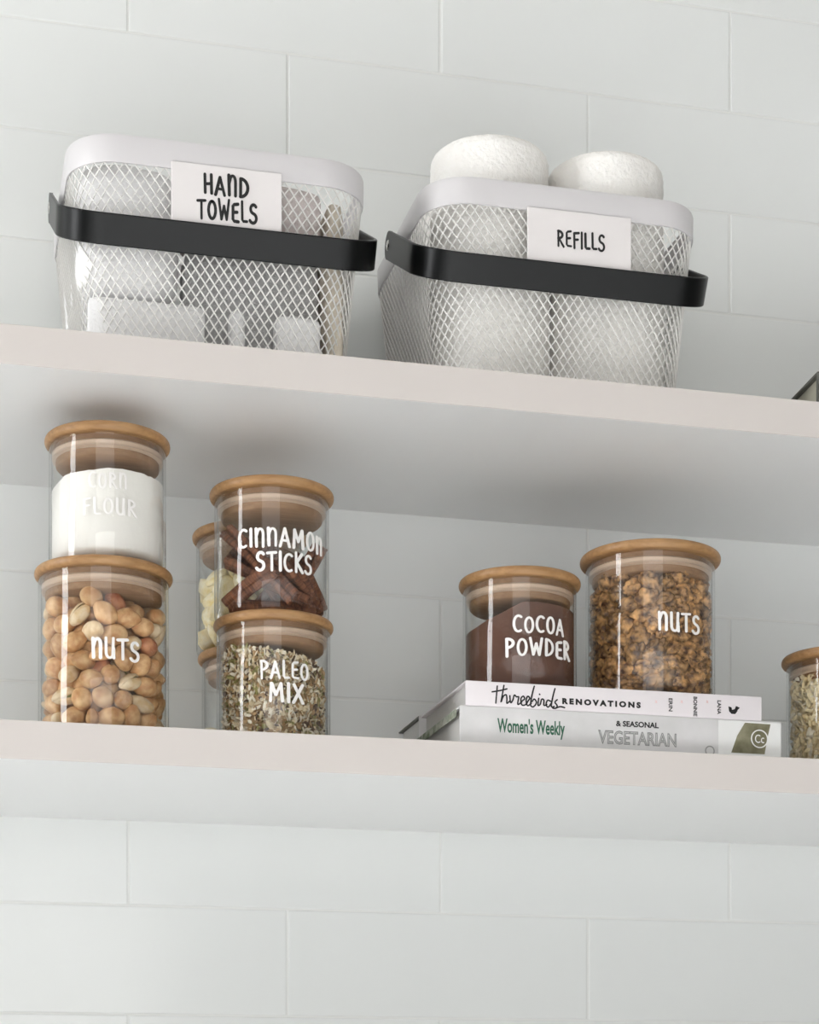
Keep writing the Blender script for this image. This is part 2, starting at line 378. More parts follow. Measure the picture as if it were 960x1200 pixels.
b1 = basket(.2392, 'white mesh basket whose card reads HAND TOWELS, filled with folded towels',
            [('HAND', .0365, .0156, .1362, -.0005), ('TOWELS', .0485, .0158, .1155, .0002)], ((.1960, .1590), (.2865, .1075)), .0895, 3)
b2 = basket(.5370, 'white mesh basket whose card reads REFILLS, filled with paper towel rolls',
            [('REFILLS', .0420, .0133, .1256, .0010)], ((.4975, .1560), (.5905, .1060)), .0895, 9)

# ---------------------------------------------------------------- towels in the first basket
def towel(label, m, x0, x1, y0, y1, z0, z1, layers=3, seed=0, standing=True, amp=.0022, tilt=0):
    """a cloth folded into layers: leaves side by side (standing) or on top of one another, soft lumpy surface"""
    bm = bmesh.new()
    for i in range(layers):
        if standing: a0 = y0 + (y1 - y0) * i / layers; bb = (x0 + .001 * (i % 2), x1 - .0015 * (i % 2), a0, a0 + (y1 - y0) / layers * 1.04, z0, z1 - .002 * (i % 2))
        else: a0 = z0 + (z1 - z0) * i / layers; bb = (x0 + .001 * (i % 2), x1 - .0015 * (i % 2), y0 + .002 * (i % 2), y1, a0, a0 + (z1 - z0) / layers * 1.02)
        sm = min(bb[1] - bb[0], bb[3] - bb[2], bb[5] - bb[4])
        part = bmesh.new(); box_bm(*bb, bm=part)
        bmesh.ops.subdivide_edges(part, edges=part.edges[:], cuts=9, use_grid_fill=True)
        cx, cy, cz = (bb[0] + bb[1]) / 2, (bb[2] + bb[3]) / 2, (bb[4] + bb[5]) / 2; r = sm * .46
        for v in part.verts:
            q = Vector((max(bb[0] + r, min(bb[1] - r, v.co.x)), max(bb[2] + r, min(bb[3] - r, v.co.y)), max(bb[4] + r, min(bb[5] - r, v.co.z))))
            d = v.co - q
            if d.length > 1e-6: v.co = q + d.normalized() * r
            v.co += noise.noise_vector(v.co * 38 + Vector((seed * 7.1, i * .6, 0))) * amp
        me = bpy.data.meshes.new('t'); part.to_mesh(me); part.free(); bm.from_mesh(me); bpy.data.meshes.remove(me)
    if tilt:
        c = Vector(((x0 + x1) / 2, (y0 + y1) / 2, (z0 + z1) / 2)); bmesh.ops.rotate(bm, verts=bm.verts[:], cent=c, matrix=Matrix.Rotation(tilt, 3, 'Y'))
    o = bobj('folded_towel', bm, m, None, True)
    # the object's origin goes to its base
    c = Vector(((x0 + x1) / 2, (y0 + y1) / 2, z0)); o.data.transform(Matrix.Translation(-c)); o.location = c
    return tag(o, label, 'towel', 'towels in the first basket')
z = ZU + .003; f0 = YF + .052
towel('bulky white towel filling the upper left of the HAND TOWELS basket', M_TW, .1215, .2080, f0 + .006, f0 + .162, z + .052, z + .166, 3, 1, True, .0035)
towel('front white folded towel low in the left corner of the HAND TOWELS basket', M_TW, .1310, .2265, f0 + .007, f0 + .028, z, z + .051, 2, 2, True, .0010)
towel('white folded towel behind another low in the left of the HAND TOWELS basket', M_TW, .1290, .2240, f0 + .030, f0 + .160, z, z + .049, 3, 12, True, .0010)
towel('narrow white towel between two grey gaps low in the HAND TOWELS basket', M_TW, .2470, .2600, f0 + .004, f0 + .028, z, z + .050, 2, 3, True, .0008)
towel('white folded towel low in the right of the HAND TOWELS basket', M_TW, .2850, .3235, f0 + .004, f0 + .026, z, z + .049, 2, 4, True, .0010)
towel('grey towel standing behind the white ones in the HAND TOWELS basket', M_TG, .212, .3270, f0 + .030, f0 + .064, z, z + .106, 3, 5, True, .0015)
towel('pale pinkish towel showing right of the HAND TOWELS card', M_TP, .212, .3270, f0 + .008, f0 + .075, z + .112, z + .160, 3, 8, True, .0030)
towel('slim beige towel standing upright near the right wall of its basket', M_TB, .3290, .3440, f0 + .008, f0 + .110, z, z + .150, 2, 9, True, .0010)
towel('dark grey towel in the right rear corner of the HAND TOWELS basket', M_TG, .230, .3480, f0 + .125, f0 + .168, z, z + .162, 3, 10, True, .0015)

# ---------------------------------------------------------------- paper towel rolls in the second basket
def roll(label, x, y, r, h, seed):
    t = thing('paper_towel_roll', label, 'paper towel', (x, y, ZU + .003), 0, 'paper towel rolls in the second basket')
    prof = [(.022, .0005), (r - .004, 0), (r - .001, .002), (r, .006)] + [(r, .006 + (h - .015) * k / 30) for k in range(1, 31)] + \
           [(r - .007 * (1 - math.cos(R(a))), h - .009 + .009 * math.sin(R(a))) for a in range(9, 91, 9)] + [(r - .02 - .002, h - .0005), (.022, h - .003), (.022, .0005)]
    v, f = lathe(prof, 96); out = []
    for p in v:
        q = Vector(p); rad = math.hypot(q.x, q.y)
        if rad > .03:
            n = Vector((q.x, q.y, 0)) / rad; a = math.atan2(q.y, q.x)
            q += n * ((.0005 * math.sin(a * 34)) * math.sin(q.z * 620 + 9 * math.sin(a * 4)) + .0005 * noise.noise(q * 30 + Vector((seed, 0, 0))))
        out.append(tuple(q))
    pobj('paper_winding', out, f, M_PAPER, t, True)
    v, f = lathe([(.0218, .001), (.0218, h - .004), (.0195, h - .004), (.0195, .001), (.0218, .001)], 40); pobj('core_tube', v, f, M_TUBE, t, 40)
    # the loose end of the sheet
    a0 = R(-90 + 78); v, f = [], []
    for k in range(9):
        a = a0 + R(3) * k; rr2 = r + .0006 + .0008 * (1 - k / 8)
        for zz in (.008, h - .022): v += [(rr2 * math.cos(a), rr2 * math.sin(a), zz), ((rr2 - .0008) * math.cos(a), (rr2 - .0008) * math.sin(a), zz)]
    for k in range(8): i = k * 4; f += [(i, i + 4, i + 6, i + 2), (i + 1, i + 3, i + 7, i + 5), (i, i + 1, i + 5, i + 4), (i + 2, i + 6, i + 7, i + 3)]
    f += [(0, 2, 3, 1), (32, 33, 35, 34)]
    pobj('loose_sheet', v, f, M_PAPER, t)
    return t
roll('front left paper towel roll rising above the rim of the REFILLS basket', .4855, YF + .111, .0520, .2258, 1)
roll('front right paper towel roll rising above the rim of the REFILLS basket', .5930, YF + .111, .0520, .2245, 5)
roll('rear paper towel roll peeking out left behind the REFILLS basket rim', .4830, YF + .2110, .0480, .2180, 8)

# ---------------------------------------------------------------- jars
def jar(label, cx, cy, z0, rb, rl, h, words=(), lid_t=.0080):
    t = thing('glass_jar', label, 'jar', (cx, cy, z0)); zt = h - lid_t
    g = .0022
    prof = [(.0001, 0), (rb - .004, 0), (rb - .001, .001), (rb, .004), (rb, zt - .002), (rb - .0006, zt - .0004), (rb - g + .0004, zt - .0004), (rb - g, zt - .002),
            (rb - g, .0085), (rb - g - .003, .0055), (rb - g - .008, .0045), (.0001, .0045)]
    v, f = lathe(prof, 96); pobj('glass_body', v, f, GLASS, t, 50)
    e = lid_t / 2
    prof = [(.0001, zt)] + [(rl - e * .8 + e * .8 * math.sin(R(a)), zt + e - e * math.cos(R(a))) for a in range(0, 181, 15)] + [(.0001, h)]
    v, f = lathe(prof, 96); lid = pobj('lid', v, f, M_BAMBOO, t, 50)
    rp = rb - g - .0035
    v, f = lathe([(.0001, zt - .0175), (rp - .0015, zt - .0175), (rp, zt - .016), (rp, zt), (.0001, zt)], 96); tag(pobj('plug', v, f, M_PLUG, lid, 50), 'bamboo plug under the lid')
    v, f = lathe([(rp - .001, zt - .0118), (rp + .0018, zt - .0115), (rp + .0032, zt - .0105), (rp + .0018, zt - .0092), (rp + .0018, zt - .0075), (rp + .0032, zt - .0062), (rp + .0018, zt - .005), (rp - .001, zt - .0048)], 96)
    tag(pobj('seal_ring', v, f, M_SEAL, lid, 60), 'pale silicone seal')
    for i, (word, a0, a1, zb, ht, sw, sd) in enumerate(words):
        face = math.atan2(cx - 0, cy + DC); face = -face              # the direction from the jar towards the photographer, from -Y towards +X
        am = face + R((a0 + a1) / 2); wd = R(a1 - a0) * rb
        v, f = write(word, wd, ht, sw, sd); v, f = thicken(v, f, bent(rb + .00005, am, zb - z0)); pobj('lettering', v, f, M_VINYL, t)
    return t
YJ = YF + .085
jar('glass jar of mixed whole nuts lettered NUTS at the bottom of the leftmost stack', .1461, YJ, ZL, .0535, .0567, .142, [('NUTS', -10, 31, ZL + .0590, .0155, .07, 5)])
jar('glass jar of white flour standing on top of the leftmost jar of nuts', .1492, YJ, ZL + .142, .0480, .0515, .1095, [('CORN', -18, 18, ZL + .1975, .0120, .06, 6), ('FLOUR', -24, 28, ZL + .1765, .0135, .06, 7)])
jar('glass jar of pale seed mix lettered PALEO MIX under the cinnamon jar', .2883, YJ, ZL, .0480, .0506, .109, [('PALEO', -13, 36, ZL + .0525, .0142, .066, 8), ('MIX', -4, 30, ZL + .0333, .0148, .066, 9)])
jar('glass jar lettered CINNAMON STICKS standing on the seed mix jar', .2868, YJ, ZL + .109, .0483, .0525, .1095, [('CINNAMON', -34, 58, ZL + .1600, .0148, .066, 10), ('STICKS', -15, 42, ZL + .1403, .0152, .072, 11)])
YC = YF + .197
jar('glass jar of cream chips half hidden behind the cinnamon sticks jar', .2865, YC, ZL + .107, .0480, .0517, .1085)
jar('glass jar of pale almonds half hidden behind the seed mix jar', .2915, YC, ZL, .0480, .0517, .107)
ZB = ZL + .0552
jar('glass jar of dark powder lettered COCOA POWDER on top of the books', .5055, YJ, ZB, .0495, .0532, .1035, [('COCOA', -6, 48, ZL + .1026, .0140, .066, 12), ('POWDER', -14, 58, ZL + .0831, .0147, .070, 13)])
jar('wide glass jar of walnut pieces lettered NUTS on top of the books', .6269, YF + .0865, ZB, .0570, .0622, .1330, [('NUTS', 7, 47, ZL + .1100, .0160, .062, 14)])
jar('glass jar of oat flakes cut off by the right edge of the view', .8097, YJ, ZL, .0480, .0525, .110)

# powders
def powder(name, label, cat, m, cx, cy, z0, r, top, bot=.0047, seed=0):
    n, nr = 72, 14; v, f = [], []
    for k in range(n):
        a = 2 * PI * k / n; v.append(((r - .007) * math.cos(a), (r - .007) * math.sin(a), bot))
    for k in range(n):
        a = 2 * PI * k / n; v.append((r * math.cos(a), r * math.sin(a), bot + .005))
    for j in range(nr):
        q = r * (1 - j / nr)
        for k in range(n):
            a = 2 * PI * k / n; x, y = q * math.cos(a), q * math.sin(a)
            v.append((x, y, top(x, y) + .0012 * noise.noise(Vector((x * 90, y * 90, seed))) + .0008 * noise.noise(Vector((x * 300, y * 300, seed)))))
    for j in range(nr + 1):
        for k in range(n): k2 = (k + 1) % n; f.append((j * n + k, j * n + k2, (j + 1) * n + k2, (j + 1) * n + k))
    f.append(tuple(range(n))[::-1]); f.append(tuple((nr + 1) * n + k for k in range(n)))
    o = pobj(name, v, f, m, None, 60); o.location = (cx, cy, z0); return tag(o, label, cat, kind='stuff')
powder('flour', 'white flour filling the upper jar of the leftmost stack', 'flour', M_FLOUR, .1492, YJ, ZL + .142, .0455, lambda x, y: .0722 - .0030 * max(0, -x / .045) - .006 * max(0, (-x - .036) / .01))
powder('cocoa_powder', 'dark brown cocoa powder sloping up to the right in its jar', 'cocoa', M_COCOA, .5055, YJ, ZB, .0470, lambda x, y: .0735 - .018 * max(0, min(1, (-x - .012) / .035)) ** 1.0 + .000 * x)

# ---------------------------------------------------------------- packing of loose pieces inside a jar
def pack(n, r_of, Rj, zlo, seed, iters=260, ztop=None):
    rg = np.random.RandomState(seed); r = np.array([r_of(i) for i in range(n)])
    p = np.zeros((n, 3)); a = rg.rand(n) * 2 * PI; q = np.sqrt(rg.rand(n)) * (Rj - r); p[:, 0] = q * np.cos(a); p[:, 1] = q * np.sin(a)
    hh = (ztop - zlo) if ztop else .1
    p[:, 2] = zlo + rg.rand(n) * hh * 1.05
    for it in range(iters):
        p[:, 2] -= .0006 * (1 - it / iters)
        for _ in range(2):
            d = p[:, None, :] - p[None, :, :]; L = np.sqrt((d ** 2).sum(2)) + 1e-9; ov = (r[:, None] + r[None, :]) - L; np.fill_diagonal(ov, 0); ov = np.clip(ov, 0, None)
            p += (d / L[:, :, None] * ov[:, :, None] * .25).sum(1)
            q = np.hypot(p[:, 0], p[:, 1]); mx = Rj - r; s = np.where(q > mx, mx / np.maximum(q, 1e-9), 1); p[:, 0] *= s; p[:, 1] *= s
            p[:, 2] = np.maximum(p[:, 2], zlo + r)
            if ztop: p[:, 2] = np.minimum(p[:, 2], ztop - r)
    return p, r
def blob(name, m, sx, sy, sz, sub=3, lump=0, freq=1, seed=0, shape=None):
    bm = bmesh.new(); bmesh.ops.create_icosphere(bm, subdivisions=sub, radius=1)
    for v in bm.verts:
        d = v.co.copy(); s = 1 + lump * noise.noise(d * freq + Vector((seed * 3.3, 0, 0)))
        if shape: d = shape(d)
        v.co = Vector((d.x * sx, d.y * sy, d.z * sz)) * s
    me = bpy.data.meshes.new(name); bm.to_mesh(me); bm.free(); me.materials.append(m); me.polygons.foreach_set('use_smooth', [True] * len(me.polygons)); return me
def drop(d): t = max(-1, min(1, d.z)); k = 1 - .25 * max(0, t) ** 2; return Vector((d.x * k, d.y * k, d.z * (1 + .12 * max(0, t) ** 3)))
def bean(d): return Vector((d.x + .55 * (d.z * d.z) - .2, d.y, d.z))
rr = random.Random(11)
haz = [blob('hazelnut', M_HAZ, .86, .88, 1.12, 3, .05, 1.6, s, drop) for s in range(4)]
alm = [blob('almond', M_ALM, .62, .80, 1.32, 3, .05, 1.4, s, drop) for s in range(3)]
pea = [blob('peanut', M_PEA, .80, .78, 1.22, 3, .06, 1.6, s, drop) for s in range(2)]
cas = [blob('cashew', M_HAZ, .55, .58, 1.25, 3, .05, 1.6, s, bean) for s in range(2)]
ker = blob('pistachio_kernel', M_KER, .50, .34, 1.0, 2)
def half_shell():
    v, f = [], []; nu, nv = 14, 9
    for lay, s in ((0, 1.0), (1, .88)):
        for i in range(nu + 1):
            for j in range(nv + 1):
                a = PI * i / nu; b = PI * j / nv; v.append((s * .66 * math.sin(a) * math.cos(b), s * .68 * math.sin(a) * math.sin(b) + .06, s * 1.15 * math.cos(a)))
    B = (nu + 1) * (nv + 1)
    for lay in (0, 1):
        for i in range(nu):
            for j in range(nv):
                q = [lay * B + i * (nv + 1) + j, lay * B + (i + 1) * (nv + 1) + j, lay * B + (i + 1) * (nv + 1) + j + 1, lay * B + i * (nv + 1) + j + 1]; f.append(tuple(q if lay == 0 else q[::-1]))
    for i in range(nu):
        for j in (0, nv):
            a, b = i * (nv + 1) + j, (i + 1) * (nv + 1) + j; f.append((a, b, B + b, B + a) if j else (b, a, B + a, B + b))
    me = bpy.data.meshes.new('shell'); me.from_pydata(v, [], f); me.materials.append(M_ALM); me.polygons.foreach_set('use_smooth', [True] * len(f)); return me
shell_me = half_shell()
def place(o, loc, r, euler, axis=None, lim=None, me=None):
    if axis is not None:           # slide an elongated piece inwards until no corner of it reaches the glass
        m3 = __import__('mathutils').Euler(euler).to_matrix(); d = Vector((loc.x - axis.x, loc.y - axis.y, 0)); L_ = d.length
        if L_ > 1e-5:
            n = d / L_; ext = max((m3 @ v.co).dot(n) for v in me.vertices) * r
            if L_ + ext > lim: loc = loc - n * (L_ + ext - lim)
        low = min((m3 @ v.co).z for v in me.vertices) * r
        if loc.z + low < axis.z + .0052: loc = Vector((loc.x, loc.y, axis.z + .0052 - low))
    o.location = loc; o.scale = (r, r, r); o.rotation_euler = euler
base = Vector((.1461, YJ, ZL))
P, Rs = pack(205, lambda i: .0083 + .0011 * ((i * 37) % 10) / 10, .0508, .0055, 3, 260, .1235)
GN = 'whole nuts in the leftmost lower jar'
for i, (p, r) in enumerate(zip(P, Rs)):
    loc = base + Vector(p); e = (rr.uniform(0, 6.28), rr.uniform(0, 6.28), rr.uniform(0, 6.28)); k = rr.random()
    if k < .62: o = link('hazelnut', rr.choice(haz)); tag(o, 'round tan hazelnut in the bottom jar of the leftmost stack', 'nut', GN)
    elif k < .76: o = link('almond', rr.choice(alm)); tag(o, 'pale pointed almond in the bottom jar of the leftmost stack', 'nut', GN)
    elif k < .82: o = link('peanut', rr.choice(pea)); tag(o, 'reddish peanut in the bottom jar of the leftmost stack', 'nut', GN)
    elif k < .90: o = link('cashew', rr.choice(cas)); tag(o, 'curved tan cashew in the bottom jar of the leftmost stack', 'nut', GN)
    else:
        o = bpy.data.objects.new('pistachio', None); C.objects.link(o); o.empty_display_size = .3; tag(o, 'pistachio in a split pale shell in the bottom jar of the leftmost stack', 'nut', GN)
        a = link('shell', shell_me, o); b = link('shell', shell_me, o); b.rotation_euler = (R(16), 0, PI); b.location = (0, .08, 0); link('kernel', ker, o)
    place(o, loc, r * 1.10, e, base, .0511, o.data or shell_me)

# walnuts: 300 nearest the front as things, the rest in one mass
def brain(seed):
    bm = bmesh.new(); bmesh.ops.create_icosphere(bm, subdivisions=4, radius=1)
    for v in bm.verts:
        d = v.co.copy(); q = d * 1.9 + Vector((seed * 5.1, seed, 0)); n = noise.noise(q * .75)
        n2 = noise.noise(d * 2.6 + Vector((seed, seed * 2.7, 0)))
        s = .74 + .30 * min(1, abs(n) * 3.4) + .13 * min(1, abs(n2) * 3.2) + .22 * noise.noise(d * 1.1 + Vector((seed * 9, 0, 0)))
        v.co = Vector((d.x * (.75 + .1 * (seed % 3)), d.y * .95, d.z * (1.25 - .12 * (seed % 2)))) * s
    me = bpy.data.meshes.new('walnut_piece'); bm.to_mesh(me); bm.free(); me.materials.append(M_WAL); me.polygons.foreach_set('use_smooth', [True] * len(me.polygons)); return me
wal = [brain(s) for s in range(7)]
base = Vector((.6269, YF + .0865, ZB))
P, Rs = pack(430, lambda i: .0060 + .0026 * ((i * 53) % 17) / 17, .0543, .0055, 5, 150, .1130)
cdir = Vector((0 - base.x, -DC - base.y, 0)).normalized()
front = sorted(range(len(P)), key=lambda i: -(math.hypot(P[i][0], P[i][1]) if Vector(P[i]).dot(cdir) > -.02 else -1))
fs = set(front[:290]); vb, fb, off = [], [], 0
for i in range(len(P)):
    e = (rr.uniform(0, 6.28), rr.uniform(0, 6.28), rr.uniform(0, 6.28)); me = rr.choice(wal); r = Rs[i] * 1.22
    if i in fs:
        o = link('walnut_piece', me); place(o, base + Vector(P[i]), r, e, base, .0546, me); tag(o, 'brown walnut piece in the wide NUTS jar on the books', 'nut', 'walnut pieces in the wide jar')
    else:
        mt = Matrix.LocRotScale(Vector(P[i]), __import__('mathutils').Euler(e), Vector((r, r, r)))
        bmt = bmesh.new(); bmesh.ops.create_icosphere(bmt, subdivisions=1, radius=1)
        for v in bmt.verts: vb.append(mt @ (v.co * (.85 + .3 * noise.noise(v.co * 2 + Vector((i, 0, 0))))))
        bmt.verts.index_update()
        for q in bmt.faces: fb.append(tuple(off + v.index for v in q.verts))
        off += len(bmt.verts); bmt.free()
o = pobj('walnut_pieces', vb, fb, M_WALD, None, True); o.location = base; tag(o, 'inner mass of walnut pieces in the wide NUTS jar on the books', 'nuts', kind='stuff')

# cinnamon sticks
def stick(L, r, seed):
    """a curled quill: two scrolls of bark rolled towards each other"""
    v, f = [], []; n = 30; nz = 8
    prof = []
    for k in range(n + 1):
        a = R(-230 + 460 * k / n); q = r * (.62 if k < n / 2 else .62)
        side = -1 if k < n / 2 else 1
        t = abs(k - n / 2) / (n / 2); ang = t * R(420); rad = r * .52 * (1 - .45 * t)
        prof.append((side * (r * .50 - rad * math.cos(ang) * 1.0 + 0.0) , -rad * math.sin(ang)))
    th = r * .13
    pts = []
    for i, p in enumerate(prof):
        a = prof[max(i - 1, 0)]; b = prof[min(i + 1, n)]; d = Vector((b[0] - a[0], b[1] - a[1])).normalized() if (a != b) else Vector((1, 0)); nn = Vector((-d.y, d.x)) * th
        pts.append((Vector(p) + nn, Vector(p) - nn))
    ring = [p[0] for p in pts] + [p[1] for p in reversed(pts)]; m = len(ring)
    for j in range(nz + 1):
        zz = (j / nz - .5) * L; sc = 1 + .08 * noise.noise(Vector((j * .7, seed, 0)))
        for p in ring: v.append((p.x * sc + .002 * math.sin(j / nz * 3 + seed), p.y * sc, zz + (.0015 * noise.noise(Vector((p.x * 400, p.y * 400, seed + j))) if j in (0, nz) else 0)))
    for j in range(nz):
        for k in range(m): k2 = (k + 1) % m; f.append((j * m + k, j * m + k2, (j + 1) * m + k2, (j + 1) * m + k))
    for k in range(n): f.append((k, m - 1 - k, m - 2 - k, k + 1)); q = nz * m; f.append((q + k, q + k + 1, q + m - 2 - k, q + m - 1 - k))
    me = bpy.data.meshes.new('cinnamon_stick'); me.from_pydata([tuple(p) for p in v], [], f); me.materials.append(M_CIN); me.polygons.foreach_set('use_smooth', [True] * len(f)); me.set_sharp_from_angle(angle=R(50)); return me
cx, cy, z0 = .2868, YJ, ZL + .109
ST = [  # ends given as (x, y, z) inside the jar
 ((-.041, -.012, .072), (.012, -.036, .012), 'cinnamon stick slanting from upper left down to the front of its jar'),
 ((-.040, -.006, .046), (.026, -.030, .012), 'cinnamon stick slanting below the steepest one from the left wall of its jar'),
 ((.038, -.010, .066), (.014, .014, .012), 'cinnamon stick standing steeply against the right wall of its jar'),
 ((-.040, -.010, .010), (-.004, -.040, .034), 'short cinnamon stick rising from the lower left of its jar'),
 ((.000, -.040, .042), (.040, -.008, .012), 'cinnamon stick descending to the lower right of its jar'),
 ((.020, -.038, .040), (.041, -.006, .010), 'short cinnamon stick leaning low against the right wall of its jar'),
 ((-.020, .020, .070), (.010, -.005, .010), 'cinnamon stick standing in the middle of its jar'),
 ((.004, .030, .076), (.016, .000, .012), 'tallest cinnamon stick at the back of its jar'),
 ((-.030, .024, .012), (.034, .012, .020), 'cinnamon stick lying flat at the back of its jar'),
 ((-.036, -.016, .009), (.034, -.018, .0095), 'cinnamon stick lying across the floor of its jar at the front'),
 ((-.034, .006, .060), (.030, .020, .024), 'cinnamon stick crossing behind the others in its jar'),
 ((.030, .010, .060), (-.014, .034, .014), 'cinnamon stick leaning left at the rear of its jar')]
for i, (a, b, lab) in enumerate(ST):
    a, b = Vector(a), Vector(b); d = b - a; o = link('cinnamon_stick', stick(d.length, .0068 if i < 6 else .0075, i)); o.location = Vector((cx, cy, z0)) + (a + b) / 2
    o.rotation_mode = 'QUATERNION'; o.rotation_quaternion = d.to_track_quat('Z', 'X') @ Matrix.Rotation(i * 1.3, 3, 'Z').to_quaternion(); tag(o, lab, 'cinnamon stick', 'cinnamon sticks in their jar')

# seed mixes: flakes and seeds nobody could count
def flakes(name, label, cat, mats, cx, cy, z0, r, top, n, size, seed, core_m):
    rg = random.Random(seed); v, f, mi = [], [], []
    for i in range(n):
        a = rg.uniform(0, 2 * PI); surf = rg.random() < .22
        q = (r - .0035) * (math.sqrt(rg.random()) if surf else 1 - .22 * rg.random() ** 1.5)
        x, y = q * math.cos(a), q * math.sin(a); zt = top(x, y); zz = zt - rg.random() * .006 if surf else .0065 + rg.random() * (zt - .0065)
        s = size * rg.uniform(.6, 1.25); l, w_, t_ = s * rg.uniform(.8, 1.5), s * rg.uniform(.4, .8), s * rg.uniform(.14, .32)
        m3 = __import__('mathutils').Euler((rg.uniform(0, 6.28), rg.uniform(0, 6.28), rg.uniform(0, 6.28))).to_matrix(); b = len(v)
        for k in range(6):
            an = PI / 3 * k; ca = m3 @ Vector((l * math.cos(an), w_ * math.sin(an), t_ * (.25 if k % 2 else -.25))); 
            pnt = Vector((x, y, zz)) + ca; hh = math.hypot(pnt.x, pnt.y)
            if hh > r - .0003: pnt.x *= (r - .0003) / hh; pnt.y *= (r - .0003) / hh
            v.append(pnt)
        for sg in (1, -1):
            pnt = Vector((x, y, zz)) + m3 @ Vector((0, 0, sg * t_)); hh = math.hypot(pnt.x, pnt.y)
            if hh > r - .0003: pnt.x *= (r - .0003) / hh; pnt.y *= (r - .0003) / hh
            v.append(pnt)
        for k in range(6): k2 = (k + 1) % 6; f += [(b + k, b + k2, b + 6), (b + k2, b + k, b + 7)]
        mi += [rg.choice(mats)] * 12
    # the unseen inside
    nn = 40; b = len(v); rc = r * .84
    for zz in (.006, 'top'):
        for k in range(nn):
            a = 2 * PI * k / nn; x, y = rc * math.cos(a), rc * math.sin(a); v.append(Vector((x, y, zz if zz != 'top' else top(x, y) - .006)))
    for k in range(nn): k2 = (k + 1) % nn; f.append((b + k, b + k2, b + nn + k2, b + nn + k)); mi.append(core_m)
    f.append(tuple(b + k for k in range(nn))[::-1]); mi.append(core_m); f.append(tuple(b + nn + k for k in range(nn))); mi.append(core_m)
    ms = sorted(set(mi), key=lambda m: m.name); o = pobj(name, v, f, ms, None); o.data.polygons.foreach_set('material_index', [ms.index(m) for m in mi])
    o.location = (cx, cy, z0); return tag(o, label, cat, kind='stuff')
flakes('seed_mix', 'mixed seeds and coconut shreds filling the PALEO MIX jar', 'seeds', [M_PA[0], M_PA[0], M_PA[4], M_PA[4], M_PA[1], M_PA[1], M_PA[2], M_PA[3]], .2883, YJ, ZL, .0457,
       lambda x, y: .076 - .17 * x - .05 * y * 0, 7600, .0029, 21, M_PA[1])
flakes('oat_flakes', 'pale oat flakes filling the jar cut off at the right edge', 'oats', [M_OAT, M_OAT, M_OAT, M_PA[0], M_PA[4]], .8097, YJ, ZL, .0457, lambda x, y: .086 - .05 * x, 4200, .0040, 22, M_OAT)
# chips and almonds in the two rear jars
chip = [blob('cream_chip', M_CHIP, 1.2, .34, 1.0, 2, .25, 1.5, s) for s in range(3)]
P, Rs = pack(90, lambda i: .0088, .0455, .0055, 8, 150, .078)
for p, r in zip(P, Rs):
    o = link('cream_chip', rr.choice(chip)); place(o, Vector((.2865, YC, ZL + .107)) + Vector(p), r * 1.15, (rr.uniform(-.7, .7), rr.uniform(-.7, .7), rr.uniform(0, 6.28))); tag(o, 'cream coloured chip in the jar behind the cinnamon sticks', 'chip', 'chips in the rear upper jar')
alm2 = [blob('pale_almond', M_CHIP, .6, .8, 1.3, 2, .05, 1.4, s, drop) for s in range(2)]
P, Rs = pack(70, lambda i: .0078, .0455, .0055, 9, 150, .045)
for p, r in zip(P, Rs):
    o = link('pale_almond', rr.choice(alm2)); place(o, Vector((.2915, YC, ZL)) + Vector(p), r, (rr.uniform(0, 6), rr.uniform(0, 6), rr.uniform(0, 6))); tag(o, 'pale blanched almond in the jar behind the seed mix', 'nut', 'almonds in the rear lower jar')

# ---------------------------------------------------------------- books
def book(label, x0, x1, y0, depth, z0, z1, cover_m, page_m, rz=0, ct=.0016, cat='book', spine_r=.003):
    t = thing('book', label, cat, ((x0 + x1) / 2, y0, z0), rz); w_ = (x1 - x0) / 2; h = z1 - z0
    # the spine faces the front; boards above and below run back from it
    bm = box_bm(-w_, w_, 0, ct * 1.2, 0, h, .0009, 2)
    bobj('spine', bm, cover_m, t, 40)
    bobj('cover_board', box_bm(-w_, w_, ct * 1.2, depth, h - ct, h - .0001, .0004, 1), cover_m, t); bobj('cover_board', box_bm(-w_, w_, ct * 1.2, depth, .0001, ct, .0004, 1), cover_m, t)
    bobj('page_block', box_bm(-w_ + .004, w_ - .004, ct * 1.2, depth - .004, ct, h - ct), page_m, t)
    return t
YS = YF + .020
b_low = book('lower light grey cookbook with WOMEN\'S WEEKLY printed green on its spine', .4335, .7224, YS, .185, ZL, ZL + .0342, M_BK2, M_PAGE)
b_top = book('upper white book with RENOVATIONS printed black on its spine', .4385, .7040, YS, .150, ZL + .0342, ZL + .0552, M_BK1, M_PAGE)
b_rear = book('light grey book lying behind the two front books against the wall', .4460, .6900, YS + .187, .080, ZL, ZL + .0640, M_BK2, M_PAGE)
for c_ in b_rear.children:
    if c_.name.startswith('cover_board'): c_.data.materials[0] = M_DKC
bobj('cover_picture', box_bm(-.1447, -.1440, .012, .183, .0270, .0335, .0001, 1), M_GREEN, b_low)['label'] = 'dark green leafy edge of the cover picture'
def on(b, x, y): X, Z = at(x, y, YS); return X - b.location.x, Z - b.location.z
def spine_text(b, name, text, m, px0, py0, px1, py1, **k):   # px: left, right at mid height of the word
    xa, za = on(b, px0, py0); xb, zb = on(b, px1, py1); return xa, xb, za, zb
